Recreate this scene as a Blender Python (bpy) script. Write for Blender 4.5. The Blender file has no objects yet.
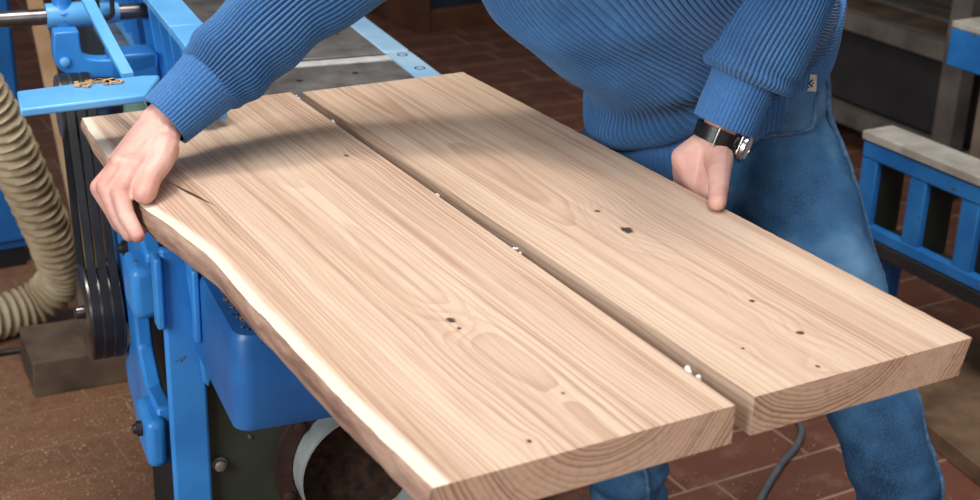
import bpy, bmesh, math, random
from mathutils import Vector, Matrix, noise
random.seed(7)
C = bpy.context.scene.collection
SC = bpy.context.scene
PI = math.pi
V = Vector

# ------------------------------------------------------------------ camera
cam_data = bpy.data.cameras.new('camera')
cam_data.sensor_width = 36.0
cam_data.lens = 1442.0 / 980.0 * 36.0
cam = bpy.data.objects.new('camera', cam_data)
C.objects.link(cam)
cam.matrix_world = Matrix(((0.87018105, 0.16657048, -0.46372321, 0.0),
                           (-0.49181863, 0.3509043, -0.7968567, 0.0),
                           (0.02998967, 0.92147732, 0.38727274, 1.58),
                           (0, 0, 0, 1)))
cam_data.dof.use_dof = True
cam_data.dof.focus_distance = 1.95
cam_data.dof.aperture_fstop = 6.3
cam_data.clip_start = 0.05
SC.camera = cam

# ------------------------------------------------------------------ world and light
world = bpy.data.worlds.new('world')
SC.world = world
world.use_nodes = True
bg = world.node_tree.nodes['Background']
bg.inputs[0].default_value = (0.80, 0.88, 1.0, 1)
bg.inputs[1].default_value = 0.20

def area(name, loc, target, size, power, col, size_y=None, spread=180):
    d = bpy.data.lights.new(name, 'AREA')
    d.energy = power
    d.color = col
    d.size = size
    d.spread = math.radians(spread)
    if size_y:
        d.shape = 'RECTANGLE'
        d.size_y = size_y
    o = bpy.data.objects.new(name, d)
    C.objects.link(o)
    o.location = loc
    o.rotation_euler = (V(target) - V(loc)).to_track_quat('-Z', 'Y').to_euler()
    return o

area('workshop_lamp_light', (0.50, 1.95, 3.4), (0.85, 1.6, 0.9), 0.35, 27, (1.0, 0.93, 0.80))
area('left_window_light', (-2.6, 0.2, 2.6), (0.7, 1.6, 0.9), 1.8, 66, (0.94, 0.98, 1.0), 2.4, 120)
area('front_window_light', (0.6, -2.4, 3.0), (0.9, 1.5, 0.8), 2.2, 36, (1.0, 0.98, 0.96), 1.8)

area('overhead_fill_light', (0.6, 1.2, 4.2), (0.8, 1.5, 0.8), 2.0, 26, (0.97, 0.98, 1.0), 2.0, 95)  # added soft overhead fill, no fixture modelled

vs = SC.view_settings
vs.view_transform = 'Standard'
vs.look = 'None'
vs.gamma = 1.0
vs.use_curve_mapping = False
vs.exposure = 0.10

# ------------------------------------------------------------------ material helpers
def srgb(r, g, b):
    f = lambda c: (c / 255.0 / 12.92) if c / 255.0 <= 0.04045 else ((c / 255.0 + 0.055) / 1.055) ** 2.4
    return (f(r), f(g), f(b), 1.0)

class NT:
    def __init__(s, name):
        s.m = bpy.data.materials.new(name)
        s.m.use_nodes = True
        s.t = s.m.node_tree
        s.b = s.t.nodes['Principled BSDF']
    def n(s, kind, **kw):
        nd = s.t.nodes.new(kind)
        for k, v in kw.items():
            if k.startswith('i_'):
                nd.inputs[k[2:].replace('_', ' ')].default_value = v
            else:
                setattr(nd, k, v)
        return nd
    def l(s, a, b):
        s.t.links.new(a, b)
    def val(s, x, sock):
        if isinstance(x, (int, float)):
            sock.default_value = x
        else:
            s.l(x, sock)
    def math(s, op, a, b=0.0, c=None):
        nd = s.n('ShaderNodeMath', operation=op)
        s.val(a, nd.inputs[0]); s.val(b, nd.inputs[1])
        if c is not None: s.val(c, nd.inputs[2])
        return nd.outputs[0]
    def coord(s, out='Object', scale=None, rot=None):
        tc = s.n('ShaderNodeTexCoord')
        if scale is None and rot is None:
            return tc.outputs[out]
        mp = s.n('ShaderNodeMapping')
        if scale: mp.inputs['Scale'].default_value = scale
        if rot: mp.inputs['Rotation'].default_value = rot
        s.l(tc.outputs[out], mp.inputs['Vector'])
        return mp.outputs[0]
    def noise(s, vec, scale, detail=4, rough=0.55, dist=0.0):
        nd = s.n('ShaderNodeTexNoise')
        nd.inputs['Scale'].default_value = scale
        nd.inputs['Detail'].default_value = detail
        nd.inputs['Roughness'].default_value = rough
        nd.inputs['Distortion'].default_value = dist
        s.l(vec, nd.inputs['Vector'])
        return nd.outputs['Fac']
    def ramp(s, fac, stops, interp='LINEAR'):
        nd = s.n('ShaderNodeValToRGB')
        cr = nd.color_ramp
        cr.interpolation = interp
        while len(cr.elements) < len(stops):
            cr.elements.new(0.5)
        for e, (p, c) in zip(cr.elements, stops):
            e.position = p
            e.color = c if len(c) == 4 else (*c, 1)
        s.l(fac, nd.inputs[0])
        return nd.outputs[0]
    def mix(s, fac, a, b, mode='MIX'):
        nd = s.n('ShaderNodeMix', data_type='RGBA', blend_type=mode)
        s.val(fac, nd.inputs[0])
        for x, i in ((a, 6), (b, 7)):
            if isinstance(x, tuple): nd.inputs[i].default_value = x
            else: s.l(x, nd.inputs[i])
        return nd.outputs[2]
    def bump(s, h, strength=0.3, dist=0.002):
        nd = s.n('ShaderNodeBump')
        nd.inputs['Strength'].default_value = strength
        nd.inputs['Distance'].default_value = dist
        s.l(h, nd.inputs['Height'])
        s.l(nd.outputs[0], s.b.inputs['Normal'])
    def fin(s, col=None, rough=0.6, metal=0.0, spec=0.5):
        if col is not None:
            if isinstance(col, tuple): s.b.inputs['Base Color'].default_value = col
            else: s.l(col, s.b.inputs['Base Color'])
        s.val(rough, s.b.inputs['Roughness'])
        s.b.inputs['Metallic'].default_value = metal
        s.b.inputs['Specular IOR Level'].default_value = spec
        return s.m

W4 = lambda v: (v, v, v, 1)

def mottled(name, c1, c2, scale=8, rough=0.6, metal=0.0, bump=0.0, spec=0.5, detail=5, lo=0.35, hi=0.65):
    t = NT(name)
    co = t.coord()
    f = t.noise(co, scale, detail)
    col = t.ramp(f, [(lo, c1), (hi, c2)])
    if bump: t.bump(t.noise(co, scale * 6, 3), bump, 0.002)
    return t.fin(col, rough, metal, spec)

def paint(name, base, dark, wear, wear_amt=0.62, rough=0.38):
    """machine paint with grime blotches and small worn chips"""
    t = NT(name)
    co = t.coord()
    f = t.noise(co, 7, 5)
    col = t.ramp(f, [(0.32, dark), (0.62, base)])
    g = t.noise(co, 38, 4, 0.65)
    ch = t.ramp(g, [(wear_amt, W4(0)), (wear_amt + 0.05, W4(1))])
    col = t.mix(ch, col, wear)
    t.bump(t.noise(co, 60, 2), 0.10, 0.002)
    return t.fin(col, rough)

def wood(name, light, mid, dark, sap=None, sap_edge=None, pith=(0.0, 0.25), knots=(), crack=None, ring=0.0085, contrast=1.0, seed=0.0, wander=0.10, edge_attr=False):
    """flat-sawn timber: growth rings round a wandering pith line along local Y"""
    t = NT(name)
    co = t.coord()
    sp = t.n('ShaderNodeSeparateXYZ'); t.l(co, sp.inputs[0])
    x, y, z = sp.outputs
    # slow wander of the rings along the length
    mp = t.n('ShaderNodeMapping'); mp.inputs['Scale'].default_value = (2.2, 0.75, 2.2); mp.inputs['Location'].default_value = (seed, seed * 1.7, 0)
    t.l(co, mp.inputs['Vector'])
    w1 = t.math('SUBTRACT', t.noise(mp.outputs[0], 1.6, 2, 0.45), 0.5)
    mp2 = t.n('ShaderNodeMapping'); mp2.inputs['Scale'].default_value = (8, 1.6, 8); mp2.inputs['Location'].default_value = (seed * 3, 0, seed)
    t.l(co, mp2.inputs['Vector'])
    w2 = t.math('SUBTRACT', t.noise(mp2.outputs[0], 1.6, 3, 0.5), 0.5)
    dx = t.math('SUBTRACT', x, pith[0]); dz = t.math('SUBTRACT', z, pith[1])
    r = t.math('SQRT', t.math('ADD', t.math('MULTIPLY', dx, dx), t.math('MULTIPLY', dz, dz)))
    r = t.math('ADD', r, t.math('MULTIPLY', w1, wander))
    r = t.math('ADD', r, t.math('MULTIPLY', w2, 0.010))
    ksum = None
    kn = t.noise(co, 130, 2)
    for (kx, ky, kr) in knots:
        vd = t.n('ShaderNodeVectorMath', operation='SUBTRACT')
        t.l(co, vd.inputs[0]); vd.inputs[1].default_value = (kx, ky, 0)
        vs_ = t.n('ShaderNodeVectorMath', operation='MULTIPLY')
        t.l(vd.outputs[0], vs_.inputs[0]); vs_.inputs[1].default_value = (1.0, 0.8, 0.35)
        ln = t.n('ShaderNodeVectorMath', operation='LENGTH'); t.l(vs_.outputs[0], ln.inputs[0])
        d = t.math('ADD', ln.outputs['Value'], t.math('MULTIPLY', t.math('SUBTRACT', kn, 0.5), kr * 1.5))
        # grain bends round a knot
        b = t.math('POWER', 2.718, t.math('MULTIPLY', t.math('MULTIPLY', d, d), -1.0 / (2 * (kr * 4.5) ** 2)))
        r = t.math('ADD', r, t.math('MULTIPLY', b, kr * 1.6))
        mr = t.n('ShaderNodeMapRange', interpolation_type='SMOOTHSTEP')
        t.l(d, mr.inputs['Value'])
        mr.inputs['From Min'].default_value = kr * 0.6; mr.inputs['From Max'].default_value = kr * 1.15
        mr.inputs['To Min'].default_value = 1.0; mr.inputs['To Max'].default_value = 0.0
        ksum = mr.outputs[0] if ksum is None else t.math('MAXIMUM', ksum, mr.outputs[0])
    def along_r(k, off):
        cb_ = t.n('ShaderNodeCombineXYZ'); t.l(t.math('MULTIPLY', r, k), cb_.inputs[0]); cb_.inputs[1].default_value = seed + off
        t.l(t.math('MULTIPLY', y, 0.35), cb_.inputs[2])
        return t.noise(cb_.outputs[0], 1.0, 2, 0.5)
    bunch = along_r(42.0, 3.0)
    rw = t.math('ADD', r, t.math('MULTIPLY', along_r(75.0, 8.0), ring * 2.2))
    q = t.math('FRACT', t.math('DIVIDE', rw, ring))
    late = t.ramp(q, [(0.0, W4(0.05)), (0.45, W4(0.22)), (0.80, W4(0.85)), (0.92, W4(1.0)), (1.0, W4(0.05))])
    # rings fade in and out across the board
    vary = t.math('MULTIPLY', t.ramp(t.noise(mp2.outputs[0], 0.7, 2), [(0.3, W4(0.55 * contrast)), (0.7, W4(1.0 * contrast))]), t.ramp(bunch, [(0.36, W4(0.30)), (0.62, W4(1.0))]))
    col = t.mix(t.math('MULTIPLY', late, vary), light, mid)
    # broad tone bands in the length direction
    mp3 = t.n('ShaderNodeMapping'); mp3.inputs['Scale'].default_value = (16, 0.5, 16); mp3.inputs['Location'].default_value = (seed, 0, 0)
    t.l(co, mp3.inputs['Vector'])
    band = t.noise(mp3.outputs[0], 1.0, 3)
    col = t.mix(t.ramp(band, [(0.42, W4(0)), (0.72, W4(0.75))]), col, dark)
    # narrow streaks with the grain
    mp5 = t.n('ShaderNodeMapping'); mp5.inputs['Scale'].default_value = (95, 1.3, 95); mp5.inputs['Location'].default_value = (0, seed, 0)
    t.l(co, mp5.inputs['Vector'])
    stv = t.n('ShaderNodeVectorMath', operation='ADD'); cmb = t.n('ShaderNodeCombineXYZ')
    t.l(t.math('MULTIPLY', w1, wander * 30.0), cmb.inputs[0]); t.l(mp5.outputs[0], stv.inputs[0]); t.l(cmb.outputs[0], stv.inputs[1])
    streak = t.noise(stv.outputs[0], 1.0, 3, 0.6)
    col = t.mix(t.ramp(streak, [(0.48, W4(0)), (0.72, W4(0.55))]), col, mid)
    # fine pores: short dashes
    mp4 = t.n('ShaderNodeMapping'); mp4.inputs['Scale'].default_value = (420, 9, 420); t.l(co, mp4.inputs['Vector'])
    pores = t.noise(mp4.outputs[0], 1.0, 2, 0.6)
    col = t.mix(t.ramp(pores, [(0.50, W4(0)), (0.75, W4(0.35))]), col, mid)
    if sap is not None:
        at = t.n('ShaderNodeAttribute'); at.attribute_name = 'edge_dist'
        xs = t.math('ADD', at.outputs['Fac'], t.math('MULTIPLY', w2, 0.02))
        m = t.n('ShaderNodeMapRange', interpolation_type='SMOOTHSTEP'); t.l(xs, m.inputs['Value'])
        m.inputs['From Min'].default_value = sap_edge; m.inputs['From Max'].default_value = sap_edge + 0.012
        m.inputs['To Min'].default_value = 0.85; m.inputs['To Max'].default_value = 0.0
        col = t.mix(m.outputs[0], col, sap)
    if crack is not None:
        (ax, ay), (bx_, by_), cw = crack
        ang = math.atan2(bx_ - ax, by_ - ay); L = math.hypot(bx_ - ax, by_ - ay)
        ux, uy = math.sin(ang), math.cos(ang)
        px_ = t.math('SUBTRACT', x, ax); py_ = t.math('SUBTRACT', y, ay)
        al = t.math('ADD', t.math('MULTIPLY', px_, ux), t.math('MULTIPLY', py_, uy))
        ac = t.math('ADD', t.math('MULTIPLY', px_, uy), t.math('MULTIPLY', py_, -ux))
        ac = t.math('ABSOLUTE', t.math('ADD', ac, t.math('MULTIPLY', w2, 0.012)))
        tpr = t.math('SUBTRACT', 1.0, t.math('ABSOLUTE', t.math('SUBTRACT', t.math('DIVIDE', al, L * 0.5), 1.0)))
        inside = t.math('LESS_THAN', ac, t.math('MULTIPLY', tpr, cw))
        ksum = inside if ksum is None else t.math('MAXIMUM', ksum, inside)
    if ksum is not None:
        col = t.mix(t.math('MULTIPLY', ksum, 0.92), col, srgb(42, 26, 20))
    # sawn ends: the pores stand open, so the rings read darker there
    ge = t.n('ShaderNodeNewGeometry'); gs = t.n('ShaderNodeSeparateXYZ'); t.l(ge.outputs['True Normal'], gs.inputs[0])
    endf = t.math('GREATER_THAN', t.math('ABSOLUTE', gs.outputs[1]), 0.9)
    ecol = t.mix(t.math('MULTIPLY', late, t.ramp(bunch, [(0.36, W4(0.25)), (0.60, W4(0.95))])), srgb(228, 188, 158), srgb(138, 94, 68))
    ecol = t.mix(t.ramp(kn, [(0.50, W4(0)), (0.75, W4(0.35))]), ecol, srgb(150, 108, 80))
    col = t.mix(endf, col, ecol)
    t.bump(t.math('ADD', late, pores), 0.10, 0.0006)
    return t.fin(col, 0.62, 0, 0.25)

# ------------------------------------------------------------------ mesh helpers
def finish(bm, name, mat, parent=None, smooth=40, bevel=0.0, seg=2):
    bmesh.ops.recalc_face_normals(bm, faces=bm.faces)
    for f in bm.faces: f.smooth = True
    if smooth is not None:
        a = math.radians(smooth)
        for e in bm.edges:
            if len(e.link_faces) == 2 and e.calc_face_angle(0) > a: e.smooth = False
    me = bpy.data.meshes.new(name)
    bm.to_mesh(me); bm.free()
    o = bpy.data.objects.new(name, me)
    C.objects.link(o)
    if isinstance(mat, (list, tuple)):
        for m in mat: me.materials.append(m)
    elif mat: me.materials.append(mat)
    if parent: o.parent = parent
    if bevel:
        md = o.modifiers.new('bevel', 'BEVEL')
        md.width = bevel; md.segments = seg; md.limit_method = 'ANGLE'; md.angle_limit = math.radians(35)
        md.harden_normals = False
    return o

def box(bm, lo, hi, rot=None, at=(0, 0, 0)):
    vs_ = [V((x, y, z)) for x in (lo[0], hi[0]) for y in (lo[1], hi[1]) for z in (lo[2], hi[2])]
    if rot is not None: vs_ = [rot @ v for v in vs_]
    vv = [bm.verts.new(v + V(at)) for v in vs_]
    for f in ((0, 1, 3, 2), (4, 6, 7, 5), (0, 4, 5, 1), (2, 3, 7, 6), (0, 2, 6, 4), (1, 5, 7, 3)):
        bm.faces.new([vv[i] for i in f])
    return vv

def basis(d):
    d = V(d).normalized()
    a = V((0, 0, 1)) if abs(d.z) < 0.9 else V((1, 0, 0))
    u = d.cross(a).normalized()
    return u, d.cross(u).normalized(), d

def loft(bm, rings, close=True, cap=True):
    rr = [[bm.verts.new(p) for p in r] for r in rings]
    n = len(rr[0])
    for a, b in zip(rr, rr[1:]):
        for i in range(n if close else n - 1):
            j = (i + 1) % n
            bm.faces.new((a[i], a[j], b[j], b[i]))
    if cap and close:
        bm.faces.new(list(reversed(rr[0]))); bm.faces.new(rr[-1])
    return rr

def cyl(bm, p0, p1, r0, r1=None, n=24):
    r1 = r0 if r1 is None else r1
    p0, p1 = V(p0), V(p1)
    u, w, d = basis(p1 - p0)
    loft(bm, [[p + (u * math.cos(2 * PI * i / n) + w * math.sin(2 * PI * i / n)) * r for i in range(n)] for p, r in ((p0, r0), (p1, r1))])

def lathe(bm, p0, axis, prof, n=32, cap=True):
    """prof: list of (distance along axis, radius)"""
    p0 = V(p0); u, w, d = basis(axis)
    loft(bm, [[p0 + d * h + (u * math.cos(2 * PI * i / n) + w * math.sin(2 * PI * i / n)) * max(r, 1e-4) for i in range(n)] for h, r in prof], cap=cap)

def prism(bm, poly, x0, x1, axis='X'):
    """extrude a 2D polygon; axis X: poly is (y,z), axis Z: (x,y), axis Y: (x,z)"""
    def P(a, b, h):
        return {'X': (h, a, b), 'Y': (a, h, b), 'Z': (a, b, h)}[axis]
    a = [bm.verts.new(P(p[0], p[1], x0)) for p in poly]
    b = [bm.verts.new(P(p[0], p[1], x1)) for p in poly]
    bm.faces.new(a); bm.faces.new(list(reversed(b)))
    n = len(poly)
    for i in range(n):
        bm.faces.new((a[i], b[i], b[(i + 1) % n], a[(i + 1) % n]))

def spline(pts, n):
    """Catmull-Rom through pts (each a tuple of any length), n samples"""
    out = []
    P = [pts[0]] + list(pts) + [pts[-1]]
    m = len(pts) - 1
    for k in range(n):
        t = k / (n - 1) * m
        i = min(int(t), m - 1); f = t - i
        p0, p1, p2, p3 = P[i], P[i + 1], P[i + 2], P[i + 3]
        out.append(tuple(0.5 * (2 * b + (c - a) * f + (2 * a - 5 * b + 4 * c - d) * f * f + (3 * b - a - 3 * c + d) * f ** 3) for a, b, c, d in zip(p0, p1, p2, p3)))
    return out

def frames(path):
    """parallel-transport frames along a list of Vectors"""
    T = []
    for i in range(len(path)):
        a = path[max(i - 1, 0)]; b = path[min(i + 1, len(path) - 1)]
        T.append((b - a).normalized())
    u, w, d = basis(T[0])
    out = [(u, w, d)]
    for i in range(1, len(path)):
        q = T[i - 1].rotation_difference(T[i])
        u = q @ u; w = q @ w
        out.append((u, w, T[i]))
    return out

def tube(bm, pts, r, n=12, samples=40, cap=True):
    path = [V(p) for p in spline(pts, samples)]
    fr = frames(path)
    rf = r if callable(r) else (lambda s: r)
    loft(bm, [[p + (u * math.cos(2 * PI * i / n) + w * math.sin(2 * PI * i / n)) * rf(k / (samples - 1)) for i in range(n)]
              for k, (p, (u, w, d)) in enumerate(zip(path, fr))], cap=cap)

def hull(bm, balls, sub=2):
    """convex hull of spheres given as (point, radius)"""
    tmp = bmesh.new()
    for p, r in balls:
        bmesh.ops.create_icosphere(tmp, subdivisions=sub, radius=r, matrix=Matrix.Translation(V(p)))
    res = bmesh.ops.convex_hull(tmp, input=tmp.verts)
    dele = [g for g in res['geom_interior'] if isinstance(g, bmesh.types.BMVert)]
    bmesh.ops.delete(tmp, geom=list(set(dele)), context='VERTS')
    me = bpy.data.meshes.new('tmp'); tmp.to_mesh(me); tmp.free()
    bm.from_mesh(me); bpy.data.meshes.remove(me)

def chain(bm, pts, sub=2):
    for a, b in zip(pts, pts[1:]): hull(bm, [a, b], sub)

def voxelise(bm, name, mat, voxel, smooth_it, parent=None, post=None, factor=0.5):
    me = bpy.data.meshes.new(name); bm.to_mesh(me); bm.free()
    o = bpy.data.objects.new(name, me); C.objects.link(o)
    md = o.modifiers.new('r', 'REMESH'); md.mode = 'VOXEL'; md.voxel_size = voxel
    sm = o.modifiers.new('s', 'SMOOTH'); sm.factor = factor; sm.iterations = smooth_it
    dg = bpy.context.evaluated_depsgraph_get()
    me2 = bpy.data.meshes.new_from_object(o.evaluated_get(dg))
    o.modifiers.clear(); o.data = me2; bpy.data.meshes.remove(me)
    me2.name = name
    if post:
        src = [(v.co.copy(), v.normal.copy()) for v in me2.vertices]
        out = [c for p in src for c in post(*p)]
        me2.vertices.foreach_set('co', out)
        me2.update()
    me2.polygons.foreach_set('use_smooth', [True] * len(me2.polygons))
    me2.materials.clear()
    for m in (mat if isinstance(mat, (list, tuple)) else [mat]): me2.materials.append(m)
    if parent: o.parent = parent
    return o

def empty(name, loc=(0, 0, 0), rz=0.0):
    o = bpy.data.objects.new(name, None); C.objects.link(o)
    o.location = loc; o.rotation_euler = (0, 0, rz); o.empty_display_size = 0.1
    return o

def tag(o, label, cat, group=None, kind=None):
    o['label'] = label; o['category'] = cat
    if group: o['group'] = group
    if kind: o['kind'] = kind
    return o

# ------------------------------------------------------------------ materials
M = {}
M['blue'] = paint('blue_machine_paint', srgb(54, 138, 212), srgb(36, 112, 190), srgb(74, 84, 96), 0.66)
M['blue_dark'] = paint('deep_blue_paint', srgb(38, 104, 170), srgb(28, 84, 146), srgb(50, 58, 66), 0.66)
M['sheen_blue'] = paint('sky_sheen_blue', srgb(158, 190, 212), srgb(134, 174, 206), srgb(150, 140, 130), 0.70)  # machine blue made paler: sky reflection put into the colour
M['light_blue'] = paint('light_blue_paint', srgb(104, 172, 224), srgb(80, 152, 212), srgb(130, 140, 150), 0.72)
M['steel'] = mottled('table_steel', srgb(120, 112, 108), srgb(165, 158, 152), 14, 0.42, 0.7, 0.1)
M['bright'] = mottled('bright_steel', srgb(200, 198, 196), srgb(228, 226, 224), 30, 0.35, 0.25)
M['shaft'] = mottled('dark_shaft_steel', srgb(88, 84, 84), srgb(130, 126, 124), 20, 0.3, 0.9)
M['rubber'] = mottled('black_rubber', srgb(16, 16, 18), srgb(30, 30, 32), 30, 0.45)
M['black'] = mottled('black_and_hollow_shade', srgb(8, 8, 9), srgb(16, 15, 15), 20, 0.8)  # plain black; on the machine's side panel it paints the hollow's shade
M['green'] = mottled('dark_olive_paint', srgb(40, 46, 36), srgb(54, 60, 46), 9, 0.55, 0, 0.1)
M['grey_green'] = mottled('grey_green_paint', srgb(84, 112, 100), srgb(110, 136, 122), 15, 0.5)
M['rust'] = mottled('shaded_rusty_iron', srgb(42, 24, 20), srgb(66, 38, 30), 24, 0.75, 0.2, 0.3)  # flange rust, darkened further to paint the shade on its underside
M['zinc'] = mottled('galvanised_sheet', srgb(140, 146, 146), srgb(178, 182, 180), 18, 0.45, 0.3)
M['bolt'] = mottled('bolt_steel', srgb(110, 104, 96), srgb(150, 142, 130), 60, 0.5, 0.6)
M['darkbolt'] = mottled('oily_bolt_steel', srgb(44, 42, 42), srgb(70, 66, 64), 60, 0.45, 0.6)
M['hose'] = mottled('beige_hose_plastic', srgb(170, 148, 116), srgb(196, 176, 142), 6, 0.55)
M['dustwood'] = mottled('dusty_timber', srgb(112, 96, 82), srgb(150, 134, 116), 9, 0.8, 0, 0.3)
M['greywood'] = mottled('grey_rack_timber', srgb(84, 76, 70), srgb(112, 102, 94), 9, 0.85, 0, 0.3)
M['darkwood'] = mottled('dark_old_timber', srgb(70, 54, 42), srgb(104, 84, 66), 9, 0.8, 0, 0.3)
M['brownwood'] = mottled('brown_cabinet_timber', srgb(84, 52, 34), srgb(110, 72, 48), 7, 0.6)
M['slate'] = mottled('dark_blue_board', srgb(28, 40, 52), srgb(40, 54, 66), 6, 0.5)
M['tan'] = mottled('tan_timber', srgb(178, 140, 104), srgb(204, 168, 130), 12, 0.7, 0, 0.2)
M['board_end'] = mottled('sun_greyed_timber', srgb(172, 162, 148), srgb(206, 198, 184), 14, 0.7, 0, 0.2)
M['white'] = mottled('white_glue', srgb(225, 224, 222), srgb(240, 240, 238), 60, 0.4)
M['cable'] = mottled('grey_cable_rubber', srgb(86, 90, 94), srgb(104, 108, 112), 30, 0.5)
M['darkcable'] = mottled('black_cable_rubber', srgb(22, 22, 24), srgb(34, 34, 36), 30, 0.5)
M['darkmetal'] = mottled('dark_sheet_metal', srgb(40, 38, 40), srgb(56, 52, 52), 5, 0.6)
M['silver'] = mottled('polished_silver', srgb(205, 200, 195), srgb(230, 226, 220), 30, 0.2, 1.0)
M['sole'] = mottled('shoe_sole_rubber', srgb(38, 34, 32), srgb(52, 48, 44), 20, 0.8)
M['shoe'] = mottled('brown_shoe_leather', srgb(78, 54, 38), srgb(100, 70, 50), 14, 0.5, 0, 0.1)
M['hair'] = mottled('brown_hair', srgb(60, 42, 30), srgb(84, 60, 42), 60, 0.6, 0, 0.4)
M['tagcloth'] = mottled('cream_cloth', srgb(206, 198, 182), srgb(222, 214, 198), 60, 0.8)
M['ink'] = mottled('black_ink', srgb(24, 22, 22), srgb(36, 34, 32), 60, 0.8)
M['strap'] = mottled('black_leather', srgb(14, 12, 14), srgb(28, 24, 26), 90, 0.3, 0, 0.2)

def skin_mat():
    t = NT('skin')
    co = t.coord()
    f = t.noise(co, 22, 4)
    col = t.ramp(f, [(0.30, srgb(196, 138, 124)), (0.5, srgb(208, 158, 144)), (0.72, srgb(218, 174, 160))])
    g = t.noise(co, 7, 2)
    col = t.mix(t.ramp(g, [(0.48, W4(0)), (0.68, W4(0.5))]), col, srgb(192, 116, 106))
    t.b.inputs['Subsurface Weight'].default_value = 0.12
    t.b.inputs['Subsurface Radius'].default_value = (0.010, 0.004, 0.002)
    t.b.inputs['Subsurface Scale'].default_value = 0.5
    t.bump(t.noise(co, 260, 3), 0.22, 0.001)
    return t.fin(col, 0.48, 0, 0.4)
M['skin'] = skin_mat()

def knit_mat(name, c1, c2):
    t = NT(name)
    co = t.coord()
    f = t.noise(co, 9, 3)
    col = t.ramp(f, [(0.35, c1), (0.65, c2)])
    h = t.noise(co, 520, 2, 0.6)
    col = t.mix(t.ramp(h, [(0.42, W4(0.35)), (0.62, W4(0))]), col, srgb(22, 58, 112))
    t.bump(h, 0.45, 0.0015)
    t.b.inputs['Sheen Weight'].default_value = 0.25
    t.b.inputs['Sheen Roughness'].default_value = 0.5
    return t.fin(col, 0.9, 0, 0.15)
M['knit'] = knit_mat('blue_knit', srgb(54, 96, 140), srgb(70, 114, 158))
M['knit_band'] = knit_mat('blue_knit_band', srgb(62, 108, 160), srgb(74, 122, 174))

def denim_mat():
    t = NT('washed_denim')
    co = t.coord()
    f = t.noise(co, 5.5, 4)
    col = t.ramp(f, [(0.34, srgb(30, 62, 96)), (0.48, srgb(50, 92, 130)), (0.68, srgb(108, 148, 178))])
    mp = t.n('ShaderNodeMapping'); mp.inputs['Scale'].default_value = (1100, 1100, 160); t.l(co, mp.inputs['Vector'])
    th = t.noise(mp.outputs[0], 1.0, 2)
    col = t.mix(t.ramp(th, [(0.46, W4(0)), (0.70, W4(0.4))]), col, srgb(104, 142, 176))
    t.bump(t.noise(co, 700, 2), 0.3, 0.001)
    return t.fin(col, 0.85, 0, 0.2)
M['denim'] = denim_mat()
M['denim_seam'] = mottled('denim_seam', srgb(48, 84, 118), srgb(92, 124, 152), 90, 0.85, 0, 0.3)

def floor_mat():
    t = NT('terracotta_tiles')
    co = t.coord()
    mp = t.n('ShaderNodeMapping')
    mp.inputs['Location'].default_value = (-1.955 + 0.325 * 8, -1.823 + 0.15 * 20, 0)
    t.l(co, mp.inputs['Vector'])
    br = t.n('ShaderNodeTexBrick')
    br.offset = 0.78; br.offset_frequency = 2; br.squash = 1.0
    br.inputs['Scale'].default_value = 1.0
    br.inputs['Mortar Size'].default_value = 0.0042
    br.inputs['Mortar Smooth'].default_value = 0.3
    br.inputs['Brick Width'].default_value = 0.325
    br.inputs['Row Height'].default_value = 0.15
    br.inputs['Color1'].default_value = srgb(128, 74, 58)
    br.inputs['Color2'].default_value = srgb(104, 60, 48)
    br.inputs['Mortar'].default_value = srgb(176, 144, 122)
    t.l(mp.outputs[0], br.inputs['Vector'])
    col = br.outputs['Color']
    st = t.noise(co, 5, 5)
    col = t.mix(t.ramp(st, [(0.40, W4(0)), (0.70, W4(0.6))]), col, srgb(84, 50, 40))
    d = t.noise(co, 11, 6, 0.7)
    col = t.mix(t.ramp(d, [(0.52, W4(0)), (0.70, W4(0.40))]), col, srgb(170, 134, 108))
    # sawdust has gathered under the machine and in the left of the room
    sp = t.n('ShaderNodeSeparateXYZ'); t.l(co, sp.inputs[0])
    side = t.n('ShaderNodeMapRange', interpolation_type='SMOOTHSTEP'); t.l(sp.outputs[0], side.inputs['Value'])
    side.inputs['From Min'].default_value = 0.75; side.inputs['From Max'].default_value = 1.25
    side.inputs['To Min'].default_value = 1.0; side.inputs['To Max'].default_value = 0.20
    dd = t.noise(co, 30, 6, 0.7)
    f = t.math('MULTIPLY', t.ramp(dd, [(0.34, W4(0.35)), (0.56, W4(1))]), side.outputs[0])
    grain = t.noise(co, 210, 3, 0.7)
    saw = t.ramp(grain, [(0.34, srgb(96, 66, 48)), (0.55, srgb(136, 100, 74)), (0.72, srgb(176, 138, 106))])
    col = t.mix(f, col, saw)
    t.bump(t.math('SUBTRACT', t.noise(co, 120, 4), t.math('MULTIPLY', br.outputs['Fac'], 0.8)), 0.5, 0.003)
    return t.fin(col, 0.6, 0, 0.35)
M['floor'] = floor_mat()
M['wall'] = mottled('dim_plaster', srgb(104, 96, 88), srgb(124, 116, 106), 3, 0.9)

# ------------------------------------------------------------------ room
bm = bmesh.new(); box(bm, (-4, -3.2, -0.12), (7.2, 9.0, 0.0))
o = finish(bm, 'floor', M['floor']); o['kind'] = 'structure'; tag(o, 'terracotta tiled workshop floor dusted with sawdust', 'floor')
bm = bmesh.new(); box(bm, (-4, 9.0, -0.12), (7.2, 9.2, 3.2))
o = finish(bm, 'wall_back', M['wall']); o['kind'] = 'structure'; tag(o, 'plastered wall at the far end of the workshop', 'wall')
bm = bmesh.new(); box(bm, (7.2, -3.2, -0.12), (7.4, 9.2, 3.2))
o = finish(bm, 'wall_right', M['wall']); o['kind'] = 'structure'; tag(o, 'plastered wall beyond the timber rack', 'wall')

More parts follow.
